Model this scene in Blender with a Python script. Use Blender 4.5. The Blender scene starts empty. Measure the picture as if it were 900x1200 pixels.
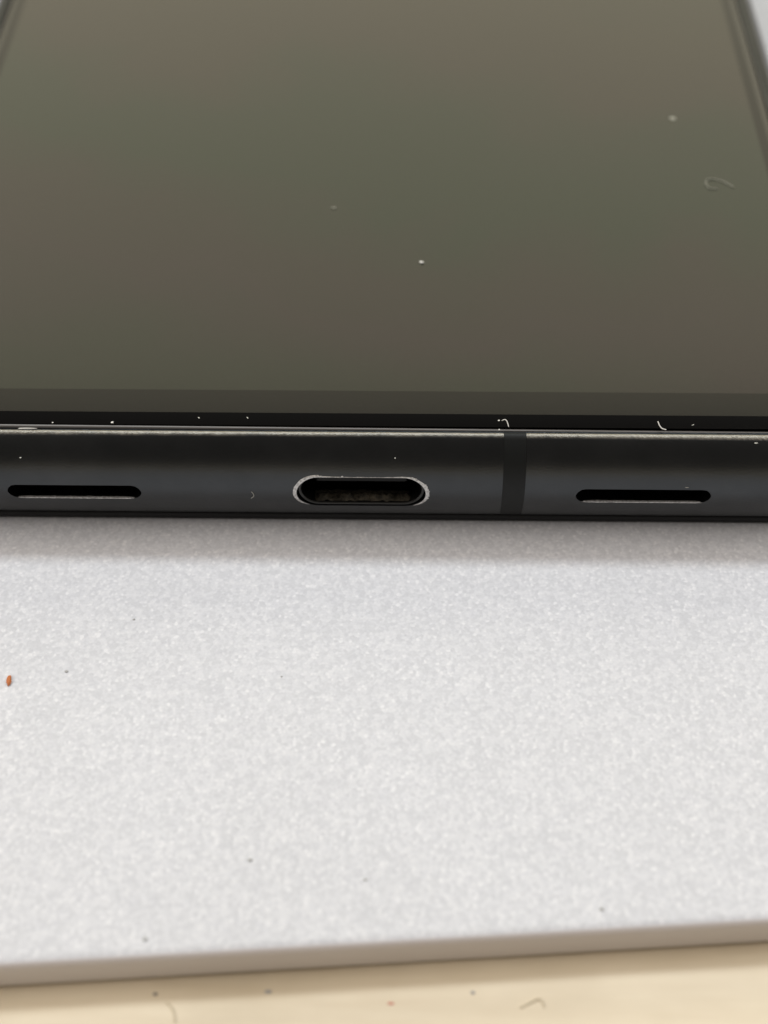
import bpy, bmesh, math, random
from mathutils import Matrix, Vector, noise
random.seed(11)
MM = 0.001
S = bpy.context.scene
C = S.collection

# ------------------------------------------------------------------ camera
cam_d = bpy.data.cameras.new('camera')
cam = bpy.data.objects.new('camera', cam_d)
C.objects.link(cam)
S.camera = cam
rot = Matrix(((0.999857987, -0.008018861, 0.014822404),
              (0.015777201, 0.754544645, -0.656059029),
              (-0.005923319, 0.656199716, 0.754564011)))
cam.matrix_world = Matrix.Translation(Vector((3.1778, -68.008, 80.454)) * MM) @ rot.to_4x4()
cam_d.sensor_fit = 'VERTICAL'
cam_d.sensor_height = 36.0
cam_d.lens = 49.899
cam_d.clip_start = 0.005
cam_d.clip_end = 20.0
cam_d.dof.use_dof = True
cam_d.dof.focus_distance = 0.1008
cam_d.dof.aperture_fstop = 24.0

# ------------------------------------------------------------------ light
w = bpy.data.worlds.new('World')
S.world = w
w.use_nodes = True
bg = w.node_tree.nodes['Background']
bg.inputs['Color'].default_value = (1.0, 0.90, 0.80, 1)
bg.inputs['Strength'].default_value = 0.12


def area(name, loc, target, sx, sy, power, col):
    l = bpy.data.lights.new(name, 'AREA')
    l.shape = 'RECTANGLE'
    l.size, l.size_y = sx, sy
    l.energy = power
    l.color = col
    o = bpy.data.objects.new(name, l)
    C.objects.link(o)
    o.location = loc
    d = Vector(target) - Vector(loc)
    o.rotation_euler = d.to_track_quat('-Z', 'Y').to_euler()
    return o


def polar(el, az, dist):
    e, a = math.radians(el), math.radians(az)
    return (dist * math.cos(e) * math.sin(a), dist * math.cos(e) * math.cos(a), dist * math.sin(e))


# the ceiling lamp that throws the narrow shadow, and the bright ceiling seen in the glass
area('ceiling_lamp', polar(64, 3, 1.5), (0, 0, 0), 1.5, 0.2, 11.0, (0.885, 0.955, 1.0))
area('room_light', polar(29, 0, 2.0), (0, 0, 0), 2.8, 1.2, 14.6, (1.0, 0.92, 0.68))
area('side_fill', polar(40, -88, 1.6), (0, 0, 0), 1.0, 1.0, 16.8, (1.0, 0.925, 0.85))  # added fill from both sides, lifts the shadowed board and its edge
area('side_fill', polar(50, 93, 1.6), (0, 0, 0), 1.0, 1.0, 7.5, (1.0, 0.925, 0.85))

S.view_settings.view_transform = 'Standard'
S.view_settings.look = 'None'
S.view_settings.gamma = 1.0
S.view_settings.exposure = 0.0
S.cycles.max_bounces = 8


# ------------------------------------------------------------------ materials
def mat(name, base, rough=0.5, metal=0.0, ior=1.45, spec=0.5):
    m = bpy.data.materials.new(name)
    m.use_nodes = True
    p = m.node_tree.nodes['Principled BSDF']
    p.inputs['Base Color'].default_value = (*base, 1)
    p.inputs['Roughness'].default_value = rough
    p.inputs['Metallic'].default_value = metal
    p.inputs['IOR'].default_value = ior
    p.inputs['Specular IOR Level'].default_value = spec
    return m


def N(m, kind, **kw):
    n = m.node_tree.nodes.new(kind)
    for k, v in kw.items():
        setattr(n, k, v)
    return n


def L(m, a, b):
    m.node_tree.links.new(a, b)


def coord(m):
    return N(m, 'ShaderNodeTexCoord').outputs['Object']


def noise_tex(m, scale, detail=2.0, rough=0.5, vec=None):
    n = N(m, 'ShaderNodeTexNoise')
    n.inputs['Scale'].default_value = scale
    n.inputs['Detail'].default_value = detail
    n.inputs['Roughness'].default_value = rough
    L(m, vec if vec is not None else coord(m), n.inputs['Vector'])
    return n.outputs['Fac']


def ramp(m, fac, stops):
    r = N(m, 'ShaderNodeValToRGB')
    el = r.color_ramp.elements
    while len(el) < len(stops):
        el.new(0.5)
    for e, (pos, c) in zip(el, stops):
        e.position = pos
        e.color = (*c, 1) if len(c) == 3 else c
    L(m, fac, r.inputs['Fac'])
    return r.outputs['Color']


def mix(m, a, b, fac, mode='MIX'):
    n = N(m, 'ShaderNodeMix', data_type='RGBA', blend_type=mode)
    for s, v in ((n.inputs[6], a), (n.inputs[7], b)):
        if isinstance(v, tuple):
            s.default_value = (*v, 1)
        else:
            L(m, v, s)
    if isinstance(fac, (int, float)):
        n.inputs[0].default_value = fac
    else:
        L(m, fac, n.inputs[0])
    return n.outputs[2]


def P(m):
    return m.node_tree.nodes['Principled BSDF']


def bump(m, height, strength, dist):
    b = N(m, 'ShaderNodeBump')
    b.inputs['Strength'].default_value = strength
    b.inputs['Distance'].default_value = dist
    L(m, height, b.inputs['Height'])
    L(m, b.outputs['Normal'], P(m).inputs['Normal'])


# speckled white laminate
m_board = mat('speckled_white_laminate', (0.74, 0.74, 0.74), 0.42)
v = coord(m_board)
n1 = noise_tex(m_board, 4200, 2.5, 0.6, v)
n2 = noise_tex(m_board, 1300, 3, 0.65, v)
n3 = noise_tex(m_board, 45, 3, 0.6, v)
vo = N(m_board, 'ShaderNodeTexVoronoi', feature='SMOOTH_F1')
vo.inputs['Scale'].default_value = 4300
vo.inputs['Smoothness'].default_value = 0.9
L(m_board, v, vo.inputs['Vector'])
vb = N(m_board, 'ShaderNodeRGBToBW')
L(m_board, vo.outputs['Color'], vb.inputs[0])
c1 = ramp(m_board, vb.outputs[0], [(0.25, (0.69, 0.695, 0.70)), (0.48, (0.755, 0.76, 0.765)), (0.72, (0.80, 0.802, 0.80)), (0.82, (0.87, 0.87, 0.865))])
c2 = mix(m_board, c1, ramp(m_board, n2, [(0.32, (0.945, 0.945, 0.95)), (0.68, (1, 1, 0.995))]), 1.0, 'MULTIPLY')
c2 = mix(m_board, c2, ramp(m_board, n1, [(0.3, (0.93, 0.93, 0.93)), (0.6, (1, 1, 1))]), 1.0, 'MULTIPLY')
c3 = mix(m_board, c2, ramp(m_board, n3, [(0.3, (0.97, 0.967, 0.962)), (0.7, (1, 1, 1))]), 1.0, 'MULTIPLY')
c3 = mix(m_board, c3, (0.94, 0.945, 0.985), 1.0, 'MULTIPLY')
L(m_board, c3, P(m_board).inputs['Base Color'])
bump(m_board, n1, 0.30, 0.00010)

# cream painted table
m_table = mat('cream_laminate', (0.80, 0.70, 0.52), 0.4)
v = coord(m_table)
mp = N(m_table, 'ShaderNodeMapping')
mp.inputs['Scale'].default_value = (0.12, 1.0, 1.0)
mp.inputs['Rotation'].default_value = (0, 0, 0.06)
L(m_table, v, mp.inputs['Vector'])
g = noise_tex(m_table, 500, 4, 0.6, mp.outputs['Vector'])
g2 = noise_tex(m_table, 70, 4, 0.6, v)
cc = ramp(m_table, g, [(0.3, (0.71, 0.605, 0.44)), (0.62, (0.78, 0.68, 0.51)), (0.8, (0.80, 0.71, 0.54))])
cc = mix(m_table, cc, ramp(m_table, g2, [(0.3, (0.89, 0.88, 0.86)), (0.6, (1, 1, 1))]), 1.0, 'MULTIPLY')
L(m_table, cc, P(m_table).inputs['Base Color'])
bump(m_table, g2, 0.1, 0.0004)

# anodised rail
m_rail = mat('black_anodised_aluminium', (0.08, 0.083, 0.086), 0.22, 1.0)
v = coord(m_rail)
r1 = noise_tex(m_rail, 6500, 2, 0.6, v)
r2 = noise_tex(m_rail, 260, 3, 0.6, v)
r3 = noise_tex(m_rail, 1500, 4, 0.7, v)
black = ramp(m_rail, r2, [(0.3, (0.066, 0.070, 0.073)), (0.7, (0.078, 0.082, 0.085))])
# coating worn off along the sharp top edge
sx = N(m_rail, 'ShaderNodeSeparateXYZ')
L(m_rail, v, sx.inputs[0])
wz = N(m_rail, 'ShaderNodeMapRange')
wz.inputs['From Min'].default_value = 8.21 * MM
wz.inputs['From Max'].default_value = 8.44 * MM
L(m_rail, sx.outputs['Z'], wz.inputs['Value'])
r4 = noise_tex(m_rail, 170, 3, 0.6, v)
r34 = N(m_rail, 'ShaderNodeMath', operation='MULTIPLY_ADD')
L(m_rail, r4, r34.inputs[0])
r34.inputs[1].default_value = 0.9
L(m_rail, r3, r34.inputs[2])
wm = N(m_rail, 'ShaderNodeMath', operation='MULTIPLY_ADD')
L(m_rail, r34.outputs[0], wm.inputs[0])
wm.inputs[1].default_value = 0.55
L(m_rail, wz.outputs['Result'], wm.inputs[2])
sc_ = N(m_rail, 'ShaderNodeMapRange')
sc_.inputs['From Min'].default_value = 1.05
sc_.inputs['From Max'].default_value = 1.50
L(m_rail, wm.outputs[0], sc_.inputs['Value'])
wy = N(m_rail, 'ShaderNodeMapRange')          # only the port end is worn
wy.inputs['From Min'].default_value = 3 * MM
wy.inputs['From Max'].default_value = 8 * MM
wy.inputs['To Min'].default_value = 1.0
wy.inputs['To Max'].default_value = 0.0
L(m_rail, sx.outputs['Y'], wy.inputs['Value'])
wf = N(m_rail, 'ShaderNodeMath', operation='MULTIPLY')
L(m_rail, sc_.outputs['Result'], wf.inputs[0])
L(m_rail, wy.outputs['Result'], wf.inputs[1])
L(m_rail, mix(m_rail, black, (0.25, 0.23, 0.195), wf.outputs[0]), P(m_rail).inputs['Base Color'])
rr = N(m_rail, 'ShaderNodeMapRange')
rr.inputs['To Min'].default_value = 0.27
rr.inputs['To Max'].default_value = 0.34
L(m_rail, r2, rr.inputs['Value'])
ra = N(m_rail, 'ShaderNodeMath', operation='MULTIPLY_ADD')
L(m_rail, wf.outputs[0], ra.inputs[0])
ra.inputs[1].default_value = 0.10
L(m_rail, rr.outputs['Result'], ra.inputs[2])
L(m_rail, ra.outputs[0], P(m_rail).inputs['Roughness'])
bump(m_rail, r1, 0.5, 0.000025)
b2 = N(m_rail, 'ShaderNodeBump')
b2.inputs['Distance'].default_value = 0.00006
L(m_rail, wf.outputs[0], b2.inputs['Strength'])
L(m_rail, r3, b2.inputs['Height'])
b1_ = P(m_rail).inputs['Normal'].links[0].from_node
L(m_rail, b1_.outputs['Normal'], b2.inputs['Normal'])
L(m_rail, b2.outputs['Normal'], P(m_rail).inputs['Normal'])

m_band = mat('matt_black_plastic', (0.009, 0.010, 0.010), 0.5, 0.0, 1.45, 0.3)
bump(m_band, noise_tex(m_band, 7000, 2), 0.2, 0.00002)
m_black_glass = mat('black_glass', (0.004, 0.004, 0.004), 0.13, 0.0, 1.42)
m_display = mat('switched_off_display', (0.014, 0.0135, 0.010), 0.13, 0.0, 1.54)
v = coord(m_display)
d1 = noise_tex(m_display, 55, 3, 0.55, v)
d2 = noise_tex(m_display, 5200, 2, 0.6, v)
# faint green and mauve bands in the display colour, running askew across the glass
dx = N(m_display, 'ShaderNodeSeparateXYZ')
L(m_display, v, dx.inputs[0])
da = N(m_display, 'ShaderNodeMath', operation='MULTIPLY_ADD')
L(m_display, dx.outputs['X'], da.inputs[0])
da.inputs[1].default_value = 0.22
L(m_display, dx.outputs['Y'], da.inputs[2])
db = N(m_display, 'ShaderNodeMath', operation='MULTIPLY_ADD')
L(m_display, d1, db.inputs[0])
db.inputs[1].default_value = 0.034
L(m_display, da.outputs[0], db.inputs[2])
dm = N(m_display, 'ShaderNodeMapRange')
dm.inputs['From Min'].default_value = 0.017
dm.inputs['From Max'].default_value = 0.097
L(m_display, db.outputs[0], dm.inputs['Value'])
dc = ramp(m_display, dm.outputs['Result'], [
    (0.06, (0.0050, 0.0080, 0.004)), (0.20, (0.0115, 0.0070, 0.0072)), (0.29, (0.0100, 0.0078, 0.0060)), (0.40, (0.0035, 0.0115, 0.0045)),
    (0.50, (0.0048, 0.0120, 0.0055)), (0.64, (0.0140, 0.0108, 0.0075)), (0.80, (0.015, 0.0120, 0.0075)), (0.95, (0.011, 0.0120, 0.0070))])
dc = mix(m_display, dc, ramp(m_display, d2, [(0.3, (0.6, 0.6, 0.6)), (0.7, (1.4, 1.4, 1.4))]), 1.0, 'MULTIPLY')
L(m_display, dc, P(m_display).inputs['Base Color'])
dr = N(m_display, 'ShaderNodeMapRange')
dr.inputs['To Min'].default_value = 0.10
dr.inputs['To Max'].default_value = 0.17
L(m_display, d1, dr.inputs['Value'])
L(m_display, dr.outputs['Result'], P(m_display).inputs['Roughness'])
m_gasket = mat('gasket_painted_glint', (0.19, 0.185, 0.18), 0.35, 0.0)
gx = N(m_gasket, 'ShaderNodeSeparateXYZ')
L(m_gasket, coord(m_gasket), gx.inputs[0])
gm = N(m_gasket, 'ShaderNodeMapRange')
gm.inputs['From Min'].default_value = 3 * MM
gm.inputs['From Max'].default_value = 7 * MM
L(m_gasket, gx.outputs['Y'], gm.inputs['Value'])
L(m_gasket, ramp(m_gasket, gm.outputs['Result'], [(0.0, (0.24, 0.235, 0.23)), (1.0, (0.012, 0.012, 0.012))]), P(m_gasket).inputs['Base Color'])  # painted glint: pale where the front seam catches light, blackened along the sides
m_back = mat('black_back_glass', (0.006, 0.006, 0.006), 0.5)
m_bare = mat('worn_bare_aluminium', (0.80, 0.78, 0.74), 0.5, 0.7)
v = coord(m_bare)
b1 = noise_tex(m_bare, 5000, 3, 0.7, v)
L(m_bare, ramp(m_bare, b1, [(0.3, (0.42, 0.41, 0.40)), (0.6, (0.85, 0.84, 0.82))]), P(m_bare).inputs['Base Color'])
bump(m_bare, b1, 0.6, 0.00006)
m_shell = mat('dark_steel', (0.07, 0.07, 0.068), 0.38, 1.0)
m_tongue = mat('black_nylon', (0.012, 0.012, 0.012), 0.5)
m_contact = mat('tarnished_contact', (0.30, 0.22, 0.08), 0.4, 0.9)
m_lint = mat('pocket_lint', (0.10, 0.085, 0.055), 0.95)
v = coord(m_lint)
L(m_lint, ramp(m_lint, noise_tex(m_lint, 2200, 4, 0.7, v), [(0.3, (0.010, 0.009, 0.007)), (0.7, (0.085, 0.072, 0.050))]), P(m_lint).inputs['Base Color'])
m_mesh = mat('black_mesh', (0.004, 0.004, 0.004), 0.8)
m_dust = mat('white_dust', (0.78, 0.77, 0.73), 0.8)
m_tan = mat('tan_fibre', (0.64, 0.56, 0.41), 0.8)
m_fibre = mat('pale_fibre', (0.55, 0.55, 0.50), 0.7)
m_fibre2 = mat('grey_fibre', (0.34, 0.34, 0.28), 0.8)
m_crumb = mat('orange_crumb', (0.52, 0.16, 0.045), 0.6)
m_dark = mat('dark_grit', (0.20, 0.18, 0.16), 0.8)
m_grey = mat('grey_grit', (0.36, 0.35, 0.34), 0.8)
m_pale = mat('pale_grey_grit', (0.40, 0.40, 0.39), 0.8)
m_red = mat('red_grit', (0.55, 0.14, 0.10), 0.7)


# ------------------------------------------------------------------ helpers
def link_mesh(name, verts, faces, m, parent=None, smooth=True, scale=MM):
    me = bpy.data.meshes.new(name)
    me.from_pydata([tuple(c * scale for c in v) for v in verts], [], faces)
    bm = bmesh.new()
    bm.from_mesh(me)
    bmesh.ops.recalc_face_normals(bm, faces=bm.faces)
    bm.to_mesh(me)
    bm.free()
    me.materials.append(m)
    if smooth:
        me.shade_smooth()
    o = bpy.data.objects.new(name, me)
    C.objects.link(o)
    if parent:
        o.parent = parent
    return o


def tag(o, label, cat, group=None):
    o['label'] = label
    o['category'] = cat
    if group:
        o['group'] = group
    return o


def smooth_by_angle(o, deg):
    me = o.data
    bm = bmesh.new()
    bm.from_mesh(me)
    for e in bm.edges:
        if len(e.link_faces) == 2:
            e.smooth = e.calc_face_angle(0) < math.radians(deg)
    bm.to_mesh(me)
    bm.free()


def outline(x0, x1, y0, y1, R, n=10, nx=0):
    """counter-clockwise rounded rectangle: list of (x, y, nx, ny)"""
    pts = []
    for cx, cy, a0 in ((x1 - R, y0 + R, -90), (x1 - R, y1 - R, 0), (x0 + R, y1 - R, 90), (x0 + R, y0 + R, 180)):
        for k in range(n + 1):
            a = math.radians(a0 + 90 * k / n)
            pts.append((cx + R * math.cos(a), cy + R * math.sin(a), math.cos(a), math.sin(a)))
    return pts


# ------------------------------------------------------------------ setting: table top and the white board
def slab(name, quad, z0, z1, r, m, seg=5):
    """rounded-edge slab over a convex quad (counter-clockwise)"""
    def inset(d):
        out = []
        n = len(quad)
        for i in range(n):
            p0, p1, p2 = Vector(quad[i - 1]), Vector(quad[i]), Vector(quad[(i + 1) % n])
            e1, e2 = (p1 - p0).normalized(), (p2 - p1).normalized()
            n1, n2 = Vector((-e1.y, e1.x)), Vector((-e2.y, e2.x))
            b = (n1 + n2) / (1 + n1.dot(n2))
            out.append(p1 + b * d)
        return out
    prof = []
    for k in range(seg + 1):
        a = math.radians(90 * k / seg)
        prof.append((r * (1 - math.sin(a)), z0 + r * (1 - math.cos(a))))
    for k in range(seg + 1):
        a = math.radians(90 * k / seg)
        prof.append((r * (1 - math.cos(a)), z1 - r * (1 - math.sin(a))))
    verts, faces = [], []
    n = len(quad)
    for d, z in prof:
        for p in inset(d):
            verts.append((p.x, p.y, z))
    for k in range(len(prof) - 1):
        for i in range(n):
            j = (i + 1) % n
            faces.append((k * n + i, k * n + j, (k + 1) * n + j, (k + 1) * n + i))
    faces.append(tuple(range(n - 1, -1, -1)))
    t = (len(prof) - 1) * n
    faces.append(tuple(range(t, t + n)))
    o = link_mesh(name, verts, faces, m)
    smooth_by_angle(o, 40)
    return o


BT = -3.3
ang = math.atan2(-30.24 + 33.61, 25.15 + 20.47)
u = Vector((math.cos(ang), math.sin(ang)))
nrm = Vector((-u.y, u.x))
o0 = Vector((-20.47, -33.75))
quad = [o0 - u * 130, o0 + u * 150, o0 + u * 150 + nrm * 330, o0 - u * 130 + nrm * 330]
board = slab('white_board', [tuple(q) for q in quad], BT, 0.0, 0.7, m_board)
m_edge = mat('smooth_grey_edging', (0.70, 0.66, 0.66), 0.5)
bump(m_edge, noise_tex(m_edge, 400, 3), 0.15, 0.0002)
board.data.materials.append(m_edge)
for p_ in board.data.polygons:
    if p_.normal.z < 0.75:
        p_.material_index = 1
tag(board, 'white speckled board with a rounded edge lying under the black phone', 'board')

tq = [(-450, -260), (450, -260), (450, 500), (-450, 500)]
table = slab('tabletop', tq, BT - 25, BT - 0.004, 2.0, m_table)
table['kind'] = 'structure'

# ------------------------------------------------------------------ the phone
CX, HW, LEN, RC = -0.4, 38.2, 158.6, 7.0
X0, X1 = CX - HW, CX + HW
phone = bpy.data.objects.new('smartphone', None)
phone.empty_display_size = 0.02
C.objects.link(phone)
tag(phone, 'black smartphone lying screen up on the white board with its charging port facing the viewer', 'phone')

# rail section: a tight worn corner at top and bottom, an even curve between (angle of the surface along the arc)
def arc_profile(s_main, phi, s_corner, ds=0.02):
    out = []
    d, z = 0.0, 0.0
    for k in range(int((s_main + s_corner) / ds) + 1):
        out.append((d, z))
        q = (k + 0.5) * ds
        ph = phi * q / s_main if q < s_main else phi + (90 - phi) * (q - s_main) / s_corner
        ph = math.radians(min(90, ph))
        d -= math.sin(ph) * ds
        z += math.cos(ph) * ds
    return out, int(s_main / ds)


upper, ku = arc_profile(3.95, 49.0, 0.50)
lower, kl = arc_profile(3.84, 27.0, 0.60)
RB = upper[-1][1]
RA = -upper[-1][0]
ZC = 8.45 - RB
ZB = ZC - lower[-1][1]
DB = lower[-1][0]


def rail_d(z):
    t = z - ZC
    half = upper if t > 0 else lower
    t = abs(t)
    for (da, za), (db, zb) in zip(half, half[1:]):
        if t <= zb and zb > za:
            return da + (db - da) * (t - za) / (zb - za)
    return half[-1][0]


def pick(h, k0):
    return [h[k] for k in range(0, k0, 10)] + [h[k] for k in range(k0, len(h), 2)]


prof = [(-3.6, 8.2), (-RA - 0.07, 8.2), (-RA - 0.04, 8.43)]
prof += [(d, ZC + z) for d, z in reversed(pick(upper, ku))] + [(d, ZC - z) for d, z in pick(lower, kl)[1:]]
prof += [(DB - 0.05, ZB + 0.02), (DB - 0.09, ZB + 0.25), (-3.6, ZB + 0.25)]
print('RAIL', RA, RB, ZC, ZB, DB)

BX0, BX1 = 10.12, 11.72            # antenna band
LEAN = 0.010


def sweep(path, lean_ends):
    verts, faces = [], []
    n = len(prof)
    for i, (x, y, nx, ny) in enumerate(path):
        for d, z in prof:
            s = LEAN * -(z - ZC - 2) if (i in lean_ends) else 0
            verts.append((x + nx * d + s, y + ny * d, z))
    for i in range(len(path) - 1):
        for k in range(n):
            j = (k + 1) % n
            faces.append((i * n + k, i * n + j, (i + 1) * n + j, (i + 1) * n + k))
    faces.append(tuple(range(n)))
    t = (len(path) - 1) * n
    faces.append(tuple(range(t + n - 1, t - 1, -1)))
    return verts, faces


ol = outline(X0, X1, 0, LEN, RC, 14)
# from the right of the band along the front to the right corner, all the way round, back to the left of the band
path = [(BX1, 0, 0, -1)] + ol + [(BX0, 0, 0, -1)]
vts, fcs = sweep(path, (0, len(path) - 1))
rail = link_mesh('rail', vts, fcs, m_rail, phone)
vts, fcs = sweep([(BX0 + 0.012, 0, 0, -1), (BX1 - 0.012, 0, 0, -1)], (0, 1))
band = link_mesh('antenna_band', vts, fcs, m_band, phone)
smooth_by_angle(band, 40)


# openings cut into the rail
def stadium(hw, hh, n=12):
    pts = []
    for k in range(n + 1):
        a = math.radians(-90 + 180 * k / n)
        pts.append((hw - hh + hh * math.cos(a), hh * math.sin(a)))
    for k in range(n + 1):
        a = math.radians(90 + 180 * k / n)
        pts.append((-hw + hh + hh * math.cos(a), hh * math.sin(a)))
    return pts


def slot_outline(hw, hh):
    """speaker slot: flat sided with blunt pointed ends"""
    c = hh * 0.9
    q = []
    for sx, sz in ((1, -1), (1, 1), (-1, 1), (-1, -1)):
        seq = [(hw - c, hh), (hw - c * 0.55, hh * 0.90), (hw - c * 0.16, hh * 0.52), (hw, 0.10 * hh)]
        if (sx, sz) in ((1, 1), (-1, -1)):
            seq = seq[::-1]
        q += [(sx * a, sz * b) for a, b in seq]
    return q


def ring_tube(shape_list, cx, cz):
    """list of (outline, y) lofted"""
    verts, faces = [], []
    n = len(shape_list[0][0])
    for sh, y in shape_list:
        for a, b in sh:
            verts.append((cx + a, y, cz + b))
    for i in range(len(shape_list) - 1):
        for k in range(n):
            j = (k + 1) % n
            faces.append((i * n + k, i * n + j, (i + 1) * n + j, (i + 1) * n + k))
    return verts, faces, n


def capped(shape_list, cx, cz):
    verts, faces, n = ring_tube(shape_list, cx, cz)
    faces.append(tuple(range(n)))
    t = (len(shape_list) - 1) * n
    faces.append(tuple(range(t + n - 1, t - 1, -1)))
    return verts, faces


PZ = 4.18                          # port centre height
SZ = 4.15                          # speaker slot centre height
PHW, PHH = 4.64, 1.62
SHW, SHH = 4.84, 0.74
cv, cf = [], []
for vv, ff in (capped([(stadium(PHW, PHH), -0.6), (stadium(PHW, PHH), 4.6)], 0, PZ),
               capped([(slot_outline(SHW, SHH), -0.6), (slot_outline(SHW, SHH), 4.6)], -20.72, SZ),
               capped([(slot_outline(SHW, SHH), -0.6), (slot_outline(SHW, SHH), 4.6)], 20.28, SZ)):
    b = len(cv)
    cv += vv
    cf += [tuple(i + b for i in f) for f in ff]
cutter = link_mesh('cutter', cv, cf, m_rail, None, False)
md = rail.modifiers.new('openings', 'BOOLEAN')
md.object = cutter
md.operation = 'DIFFERENCE'
md.solver = 'EXACT'
dg = bpy.context.evaluated_depsgraph_get()
new_me = bpy.data.meshes.new_from_object(rail.evaluated_get(dg))
rail.modifiers.clear()
rail.data = new_me
bpy.data.objects.remove(cutter)
if not rail.data.materials:
    rail.data.materials.append(m_rail)
for p_ in rail.data.polygons:
    p_.material_index = 0
rail.data.shade_smooth()
smooth_by_angle(rail, 35)


def surf_y(z):
    return -rail_d(z)


# USB shell, tongue, contacts, lint
sh_o, sh_i = stadium(PHW - 0.06, PHH - 0.06), stadium(PHW - 0.28, PHH - 0.28)
vv, ff, n = ring_tube([(sh_o, 5.2), (sh_o, 0.42), (stadium(PHW - 0.12, PHH - 0.12), 0.36), (stadium(PHW - 0.22, PHH - 0.22), 0.36), (sh_i, 0.42), (sh_i, 5.2)], 0, PZ)
ff.append(tuple(range(5 * n, 6 * n)))
port = link_mesh('charging_port', vv, ff, m_shell, phone)
smooth_by_angle(port, 40)


def box(x0, x1, y0, y1, z0, z1):
    v = [(x, y, z) for x in (x0, x1) for y in (y0, y1) for z in (z0, z1)]
    f = [(0, 1, 3, 2), (4, 6, 7, 5), (0, 4, 5, 1), (2, 3, 7, 6), (0, 2, 6, 4), (1, 5, 7, 3)]
    return v, f


def rbox(x0, x1, y0, y1, z0, z1, r):
    hw, hh = (x1 - x0) / 2, (z1 - z0) / 2
    a = [(p[0], p[1]) for p in outline(-hw, hw, -hh, hh, r * 1.5, 3)]
    b = [(p[0], p[1]) for p in outline(-hw + r, hw - r, -hh + r, hh - r, r, 3)]
    return capped([(b, y0), (a, y0 + r), (a, y1)], (x0 + x1) / 2, (z0 + z1) / 2)


vv, ff = rbox(-3.35, 3.35, 1.5, 5.1, PZ - 0.35, PZ + 0.35, 0.1)
tongue = link_mesh('tongue', vv, ff, m_tongue, port)
smooth_by_angle(tongue, 40)
con_me = None
for k in range(12):
    x = -2.75 + 0.5 * k
    if con_me is None:
        vv, ff = box(-0.14, 0.14, 1.75, 4.2, PZ + 0.34, PZ + 0.365)
        c_ = link_mesh('contact', vv, ff, m_contact, port, False)
        con_me = c_.data
    else:
        c_ = bpy.data.objects.new('contact', con_me)
        C.objects.link(c_)
        c_.parent = port
    c_.location = (x * MM, 0, 0)

# lint packed along the floor of the port: a lumpy ridge
lv, lf = [], []
NX, NY = 110, 16
for i in range(NX + 1):
    x = -3.75 + 7.5 * i / NX
    edge = max(0.0, 1 - abs(x / 3.75) ** 6)
    for j in range(NY + 1):
        t = j / NY
        y = 0.5 + 1.0 * t
        hgt = (math.sin(math.pi * min(1, t * 1.25 + 0.02)) ** 0.7) if t < 0.78 else 0.35
        nz = noise.fractal(Vector((x * 1.3, y * 1.1, 3.1)), 0.9, 2.1, 4) * 0.45
        nz += noise.noise(Vector((x * 5.2, y * 4.3, 1.1))) * 0.16
        lv.append((x, y + 0.12 * noise.noise(Vector((x * 3, 0, 5))), PZ - PHH + 0.30 + edge * max(0.02, hgt * (0.26 + 0.7 * nz))))
for i in range(NX):
    for j in range(NY):
        a = i * (NY + 1) + j
        lf.append((a, a + 1, a + NY + 2, a + NY + 1))
lint = link_mesh('lint', lv, lf, m_lint, port)

# speaker chambers: mesh behind each slot and the worn lower lip
for k, sx in enumerate((-20.72, 20.28)):
    vv, ff = box(sx - SHW - 0.5, sx + SHW + 0.5, 2.3, 2.5, SZ - 1.2, SZ + 1.2)
    link_mesh('speaker_mesh', vv, ff, m_mesh, phone, False)
    lv, lf = [], []
    nL = 70
    x0, x1 = sx - SHW + 0.62, sx + SHW - 0.62
    if k:
        x0, x1 = sx - SHW + 0.5, sx + SHW - 0.5
    for i in range(nL + 1):
        x = x0 + (x1 - x0) * i / nL
        wv = 0.055 + 0.035 * noise.noise(Vector((x * 2.3, k * 9, 0))) + 0.02 * noise.noise(Vector((x * 9, k * 9, 4)))
        taper = min(1, i / 4, (nL - i) / 4)
        wv *= taper
        zb = SZ - SHH
        lv += [(x, surf_y(zb - wv) - 0.012, zb - wv), (x, surf_y(zb) - 0.004, zb + 0.012), (x, surf_y(zb) + 0.10 + wv, zb + 0.012),
               (x, surf_y(zb) + 0.10 + wv, zb - 0.05)]
    for i in range(nL):
        for j in range(3):
            a = i * 4 + j
            lf.append((a, a + 1, a + 5, a + 4))
    link_mesh('slot_lip', lv, lf, m_bare, phone, False)

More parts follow.
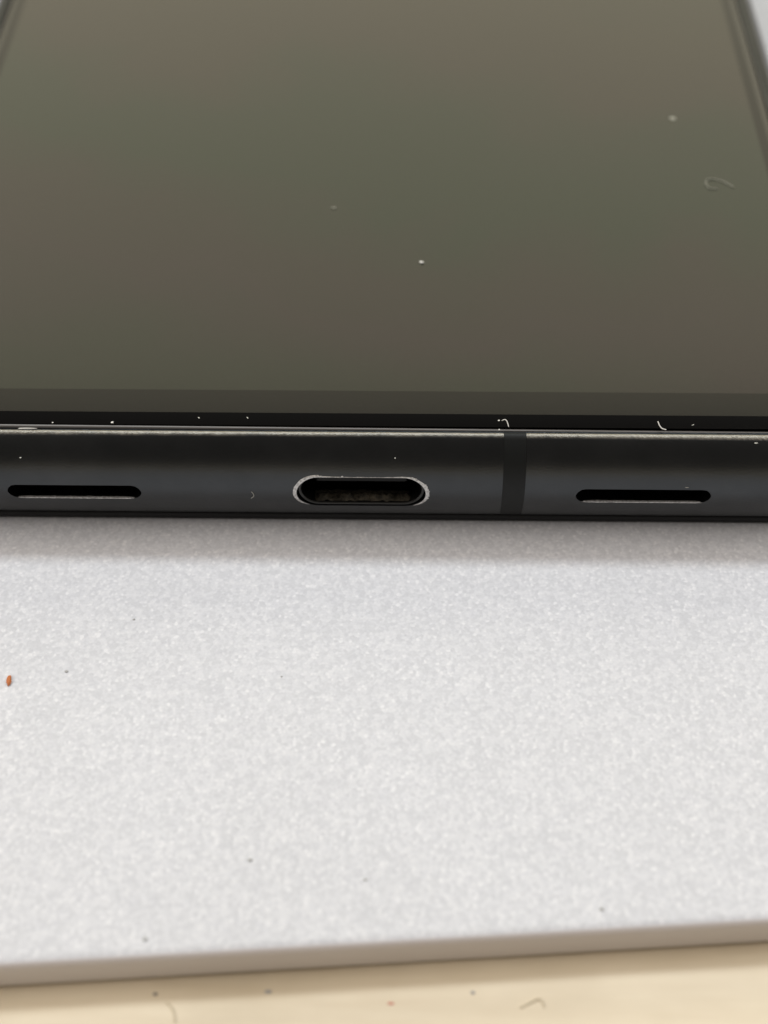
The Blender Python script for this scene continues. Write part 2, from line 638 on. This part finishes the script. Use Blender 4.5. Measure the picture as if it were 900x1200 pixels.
# scuffed bare-metal rim of the port: open towards the bottom, ragged outside
rim_v, rim_f = [], []
NR = 220
hw0, hh0 = PHW + 0.03, PHH + 0.03
flat = 2 * (hw0 - hh0)
arc = math.pi * hh0
for i in range(NR + 1):
    t = i / NR
    # angle runs from lower right, over the top, to lower left
    a_lo = math.radians(-62)
    tot = 2 * hh0 * (math.pi / 2 - a_lo) + flat
    s = t * tot
    ra = hh0 * (math.pi / 2 - a_lo)
    if s < ra:
        a = a_lo + s / hh0
        px, pz, qx, qz = hw0 - hh0, 0, math.cos(a), math.sin(a)
        side = 'R'
    elif s < ra + flat:
        px, pz, qx, qz = hw0 - hh0 - (s - ra), 0, 0, 1
        side = 'T'
    else:
        a = math.pi / 2 + (s - ra - flat) / hh0
        px, pz, qx, qz = -hw0 + hh0, 0, math.cos(a), math.sin(a)
        side = 'L'
    n1_ = noise.noise(Vector((s * 1.7, 2, 0)))
    n2_ = noise.noise(Vector((s * 6.5, 7, 0)))
    if side == 'R':
        q = max(0, min(1, (s / ra)))
        wd = (0.24 * math.sin(math.pi * min(1, q * 0.92 + 0.05)) ** 0.8) + 0.10 * n1_ * q + 0.24 * max(0, n2_) * (1 if 0.3 < q < 0.85 else 0.2)
    elif side == 'T':
        q = (s - ra) / flat
        wd = 0.025 + 0.03 * n1_ + 0.02 * n2_ + (0.09 if abs(q - 0.72) < 0.012 else 0)
        wd += 0.06 * max(0, 1 - q / 0.25) + 0.07 * max(0, (q - 0.7) / 0.3)
    else:
        q = (s - ra - flat) / (tot - ra - flat)
        wd = 0.13 + 0.13 * math.sin(math.pi * min(1, q + 0.1)) + 0.03 * n1_ + 0.03 * n2_
        wd *= min(1, (1 - q) / 0.15 + 0.05)
    wd = max(0.012, wd)
    r0, r1 = hh0 - 0.03 + 0.02, hh0 + wd
    for r, lift in ((r0, -0.10), (r0, 0.014), (0.5 * (r0 + r1), 0.022), (r1, 0.010), (r1, -0.05)):
        x, z = px + qx * r, PZ + pz + qz * r
        rim_v.append((x, surf_y(z) - lift, z))
for i in range(NR):
    for j in range(4):
        a = i * 5 + j
        rim_f.append((a, a + 1, a + 6, a + 5))
rim = link_mesh('scuffed_rim', rim_v, rim_f, m_bare, phone, False)
rim['label'] = 'scratched bare metal rim round the charging port'

# cover glass (curved border), display filling its middle
GZ = 8.86                          # top of the glass
GE = 2.66                          # outer edge of the glass, from the outline
gl = []
for d, z in ((GE, 8.42), (GE - 0.02, 8.50), (GE + 0.10, 8.575), (GE + 0.34, 8.685), (GE + 0.66, 8.79), (GE + 0.86, GZ)):
    gl.append((d, z))
DX, DY0, DY1, DR = 33.85, 5.82, LEN - 4.2, 2.8


def off(d, z):
    return [(x - nx * d, y - ny * d, z) for x, y, nx, ny in ol]


rings = [off(d, z) for d, z in [(GE + 0.6, 8.42)] + gl]
dsp = [(x, y, GZ) for x, y, nx, ny in outline(CX - DX, CX + DX, DY0, DY1, DR, 14)]
rings.append(dsp)
vv = [p for r in rings for p in r]
ff = []
n = len(ol)
for i in range(len(rings) - 1):
    for k in range(n):
        j = (k + 1) % n
        ff.append((i * n + k, i * n + j, (i + 1) * n + j, (i + 1) * n + k))
glass = link_mesh('cover_glass', vv, ff, m_black_glass, phone)
smooth_by_angle(glass, 12)
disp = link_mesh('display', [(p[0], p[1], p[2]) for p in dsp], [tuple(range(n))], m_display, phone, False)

# thin gasket between glass and rail
gk = [(2.48, 8.25), (2.48, 8.44), (2.52, 8.465), (2.61, 8.465), (2.63, 8.36)]
vv = [(p[0], p[1], p[2] - (0.26 if p[0] > 0 else 0.0)) for d, z in gk for p in off(d, z)]  # sunk on the right so its bright line fades out
ff = []
for i in range(len(gk) - 1):
    for k in range(n):
        j = (k + 1) % n
        ff.append((i * n + k, i * n + j, (i + 1) * n + j, (i + 1) * n + k))
gasket = link_mesh('gasket', vv, ff, m_gasket, phone)

# back cover, its black lip drawn out to deepen the contact shadow
bk = [(2.6, ZB - 0.02), (1.2, ZB - 0.03), (1.06, ZB - 0.12), (1.05, 0.20), (1.25, 0.09), (2.0, 0.03), (4.0, 0.015)]
vv = [p for d, z in bk for p in off(d, z)]
ff = []
for i in range(len(bk) - 1):
    for k in range(n):
        j = (k + 1) % n
        ff.append((i * n + k, i * n + j, (i + 1) * n + j, (i + 1) * n + k))
t = (len(bk) - 1) * n
ff.append(tuple(range(t, t + n)))
back = link_mesh('back_cover', vv, ff, m_back, phone)


# ------------------------------------------------------------------ dust, fibres, grit
def speck(name, loc, size, m, seed, label, cat, group=None, flat=0.6, rz=0.0):
    bm = bmesh.new()
    bmesh.ops.create_icosphere(bm, subdivisions=2, radius=1.0)
    for v in bm.verts:
        f = 1 + 0.45 * noise.noise(v.co * 1.4 + Vector((seed, 0, seed * 2)))
        v.co = Vector((v.co.x * size[0] * f, v.co.y * size[1] * f, (v.co.z * flat * f + flat * 0.8) * min(size)))
        v.co *= MM
    me = bpy.data.meshes.new(name)
    bm.to_mesh(me)
    bm.free()
    me.materials.append(m)
    o = bpy.data.objects.new(name, me)
    C.objects.link(o)
    o.location = Vector(loc) * MM
    o.rotation_euler = (0, 0, rz)
    return tag(o, label, cat, group)


def fibre(name, pts, r, m, label, cat, group=None):
    """thin tube through points, smoothed"""
    P_ = [Vector(p) for p in pts]
    fine = []
    for i in range(len(P_) - 1):
        p0, p1, p2, p3 = P_[max(0, i - 1)], P_[i], P_[i + 1], P_[min(len(P_) - 1, i + 2)]
        for k in range(6):
            t = k / 6
            fine.append(0.5 * ((2 * p1) + (p2 - p0) * t + (2 * p0 - 5 * p1 + 4 * p2 - p3) * t * t + (3 * p1 - p0 - 3 * p2 + p3) * t ** 3))
    fine.append(P_[-1])
    vv, ff = [], []
    K = 6
    for i, p in enumerate(fine):
        tg = (fine[min(i + 1, len(fine) - 1)] - fine[max(i - 1, 0)]).normalized()
        a = tg.cross(Vector((0, 0, 1)))
        a = a.normalized() if a.length > 1e-4 else Vector((1, 0, 0))
        b = tg.cross(a)
        rr = r * (0.55 if i in (0, len(fine) - 1) else 1.0)
        for k in range(K):
            q = 2 * math.pi * k / K
            vv.append(tuple(p + a * rr * math.cos(q) + b * rr * math.sin(q)))
    for i in range(len(fine) - 1):
        for k in range(K):
            j = (k + 1) % K
            ff.append((i * K + k, i * K + j, (i + 1) * K + j, (i + 1) * K + k))
    ff.append(tuple(range(K)))
    t = (len(fine) - 1) * K
    ff.append(tuple(range(t, t + K)))
    o = link_mesh(name, vv, ff, m)
    return tag(o, label, cat, group)

# dust on the display
GT = GZ
speck('dust_speck', (4.32, 20.31, GT), (0.17, 0.13), m_dust, 1, 'bright white dust speck alone near the middle of the dark display', 'dust speck', rz=-0.6)
speck('dust_speck', (-2.89, 27.27, GT), (0.20, 0.09), m_fibre2, 2, 'small dull dust speck higher up and left of the bright white one on the display', 'dust speck')
speck('dust_speck', (26.4, 40.33, GT), (0.28, 0.24), m_fibre2, 3, 'soft pale dust speck above the curled hair on the display', 'dust speck', flat=0.12)
fibre('curled_hair', [(28.94, 30.1, GT + .04), (28.32, 30.15, GT + .05), (28.05, 30.76, GT + .06), (28.27, 31.36, GT + .06), (28.77, 31.42, GT + .05), (29.59, 31.05, GT + .04), (30.32, 30.31, GT + .04)], 0.045, m_fibre2,
      'hook shaped pale hair lying on the right side of the dark display', 'hair')
# dust on the glass border, above the rail
def gz(y):
    pr = [(d, z) for d, z in gl]
    for (d0, z0), (d1, z1) in zip(pr[1:], pr[2:]):
        if d0 <= y <= d1:
            return z0 + (z1 - z0) * (y - d0) / (d1 - d0)
    return GZ if y > pr[-1][0] else 8.5


for x, y, sz, m, rz, lb in (
        (-21.95, 2.70, (0.065, 0.05), m_dust, 0, 'tiny white speck on the black glass edge, nearest the left speaker slot'),
        (-17.69, 2.72, (0.10, 0.09), m_dust, 0, 'round white speck on the glass edge above the right end of the left slot'),
        (-11.55, 3.10, (0.085, 0.045), m_fibre, -0.7, 'faint speck on the black glass edge, between left slot and charging port'),
        (-8.09, 3.14, (0.12, 0.04), m_fibre, -0.9, 'thin slanted speck on the black glass edge nearest the charging port'),
        (23.5, 2.85, (0.11, 0.035), m_fibre, 0.5, 'tiny slanted fleck on the black glass edge right of the curved fibre'),
        (9.78, 3.05, (0.07, 0.06), m_dust, 0, 'tiny white speck beside the hooked fibre above the antenna band'),
        (10.02, 3.06, (0.05, 0.04), m_fibre, 0, 'faint speck at the start of the hooked fibre above the antenna band')):
    speck('dust_speck', (x, y, gz(y) - 0.01), sz, m, x, lb, 'dust speck', flat=0.5, rz=rz)
fibre('white_fibre', [(x, y, gz(y) + 0.035) for x, y in ((10.05, 3.06), (10.22, 3.10), (10.36, 2.96), (10.47, 2.58))], 0.034, m_dust, 'hooked white fibre on the glass edge just above the black antenna band', 'fibre')
fibre('white_fibre', [(x, y, gz(y) + 0.04) for x, y in ((21.02, 3.05), (21.13, 2.76), (21.30, 2.53), (21.58, 2.42))], 0.042, m_dust, 'curved white fibre on the glass edge above the right speaker slot', 'fibre')
speck('dust_speck', (9.79, 2.36, 8.46), (0.07, 0.06), m_dust, 10, 'tiny white speck caught in the seam above the antenna band', 'dust speck')
# flakes on and in the rail
speck('dust_flake', (-23.7, 2.17, 8.44), (0.66, 0.05), m_dust, 11, 'long flat white flake lodged in the seam above the left speaker slot', 'flake', flat=0.9)
RS = [((-24.11, 0.50, 7.2), (0.07, 0.06), 12, 'pale speck on the black rail above the left end of the left speaker slot'),
      ((2.445, 0.58, 7.36), (0.05, 0.05), 13, 'tiny pale speck on the black rail above the right half of the charging port'),
      ((23.25, 0.01, 5.14), (0.15, 0.03), 14, "flat pale fleck on the black rail just above the right speaker slot's right end"),
      ((27.78, 1.42, 8.28), (0.12, 0.05), 15, 'pale fleck high on the black rail near its right end')]
fibre('white_fibre', [(-7.90, 0.0, 4.35), (-7.76, 0.0, 4.05), (-7.80, -0.01, 3.82), (-7.98, 0.0, 3.62)], 0.022, m_fibre, 'tiny bent pale fibre clinging to the black rail left of the charging port', 'fibre')
for s_ in RS:
    speck('dust_speck', s_[0], s_[1], m_fibre, s_[2], s_[3], 'dust speck', flat=0.4)

# crumbs and grit on the board
speck('orange_crumb', (-23.72, -13.6, 0.0), (0.17, 0.42), m_crumb, 21, 'small orange crumb on the white board near its left side', 'crumb', flat=0.7, rz=0.12)
BG = [((-15.89, -8.3), 0.09, m_pale, 'small grey grit speck on the white board below the left speaker slot'),
      ((-19.93, -12.78), 0.12, m_pale, 'grey grit speck on the white board right of the orange crumb'),
      ((-12.11, -31.97), 0.15, m_pale, 'grey grit speck close to the front edge of the white board, left of centre'),
      ((-6.25, -26.73), 0.14, m_pale, 'larger grey grit speck near the board front, left of the charging port'),
      ((0.92, -27.95), 0.11, m_pale, 'small grey grit speck near the front of the white board, below the charging port'),
      ((15.23, -29.71), 0.14, m_pale, 'grey grit speck on the front of the white board right of centre'),
      ((-5.16, -13.03), 0.08, m_pale, 'tiny grey grit speck on the middle of the white board left of the charging port')]
for i, (p, r, m, lb) in enumerate(BG):
    speck('grit', (p[0], p[1], 0), (r, r * 0.8), m, 30 + i, lb, 'grit', 'grit specks scattered on the white board', flat=0.35)

# grit and fibres on the cream table
TT = BT - 0.004
TG = [((-11.68, -33.95), (0.13, 0.10), m_dark, 'dark grit speck in the shadow of the board on the cream table'),
      ((7.51, -33.6), (0.13, 0.10), m_grey, 'grey grit speck on the cream table just outside the board shadow'),
      ((2.56, -34.33), (0.22, 0.07), m_red, 'tiny red speck on the cream table in front of the board'),
      ((-4.88, -33.7), (0.22, 0.12), m_grey, 'faint grey speck at the border of the board shadow on the cream table')]
for i, (p, s_, m, lb) in enumerate(TG):
    speck('grit', (p[0], p[1], TT), s_, m, 50 + i, lb, 'grit', 'grit specks on the cream table', flat=0.35)
fibre('tan_fibre', [(-10.99, -34.4, TT + .04), (-10.47, -34.95, TT + .05), (-10.29, -35.69, TT + .04)], 0.048, m_tan, 'faint tan fibre on the cream table in front of the board, left side', 'fibre')
fibre('tan_fibre', [(10.3, -34.5, TT + .04), (11.0, -34.15, TT + .06), (11.45, -33.95, TT + .07), (11.7, -34.2, TT + .05), (11.75, -34.45, TT + .04)], 0.045, m_tan, 'faint curled tan fibre on the cream table in front of the board, right side', 'fibre')
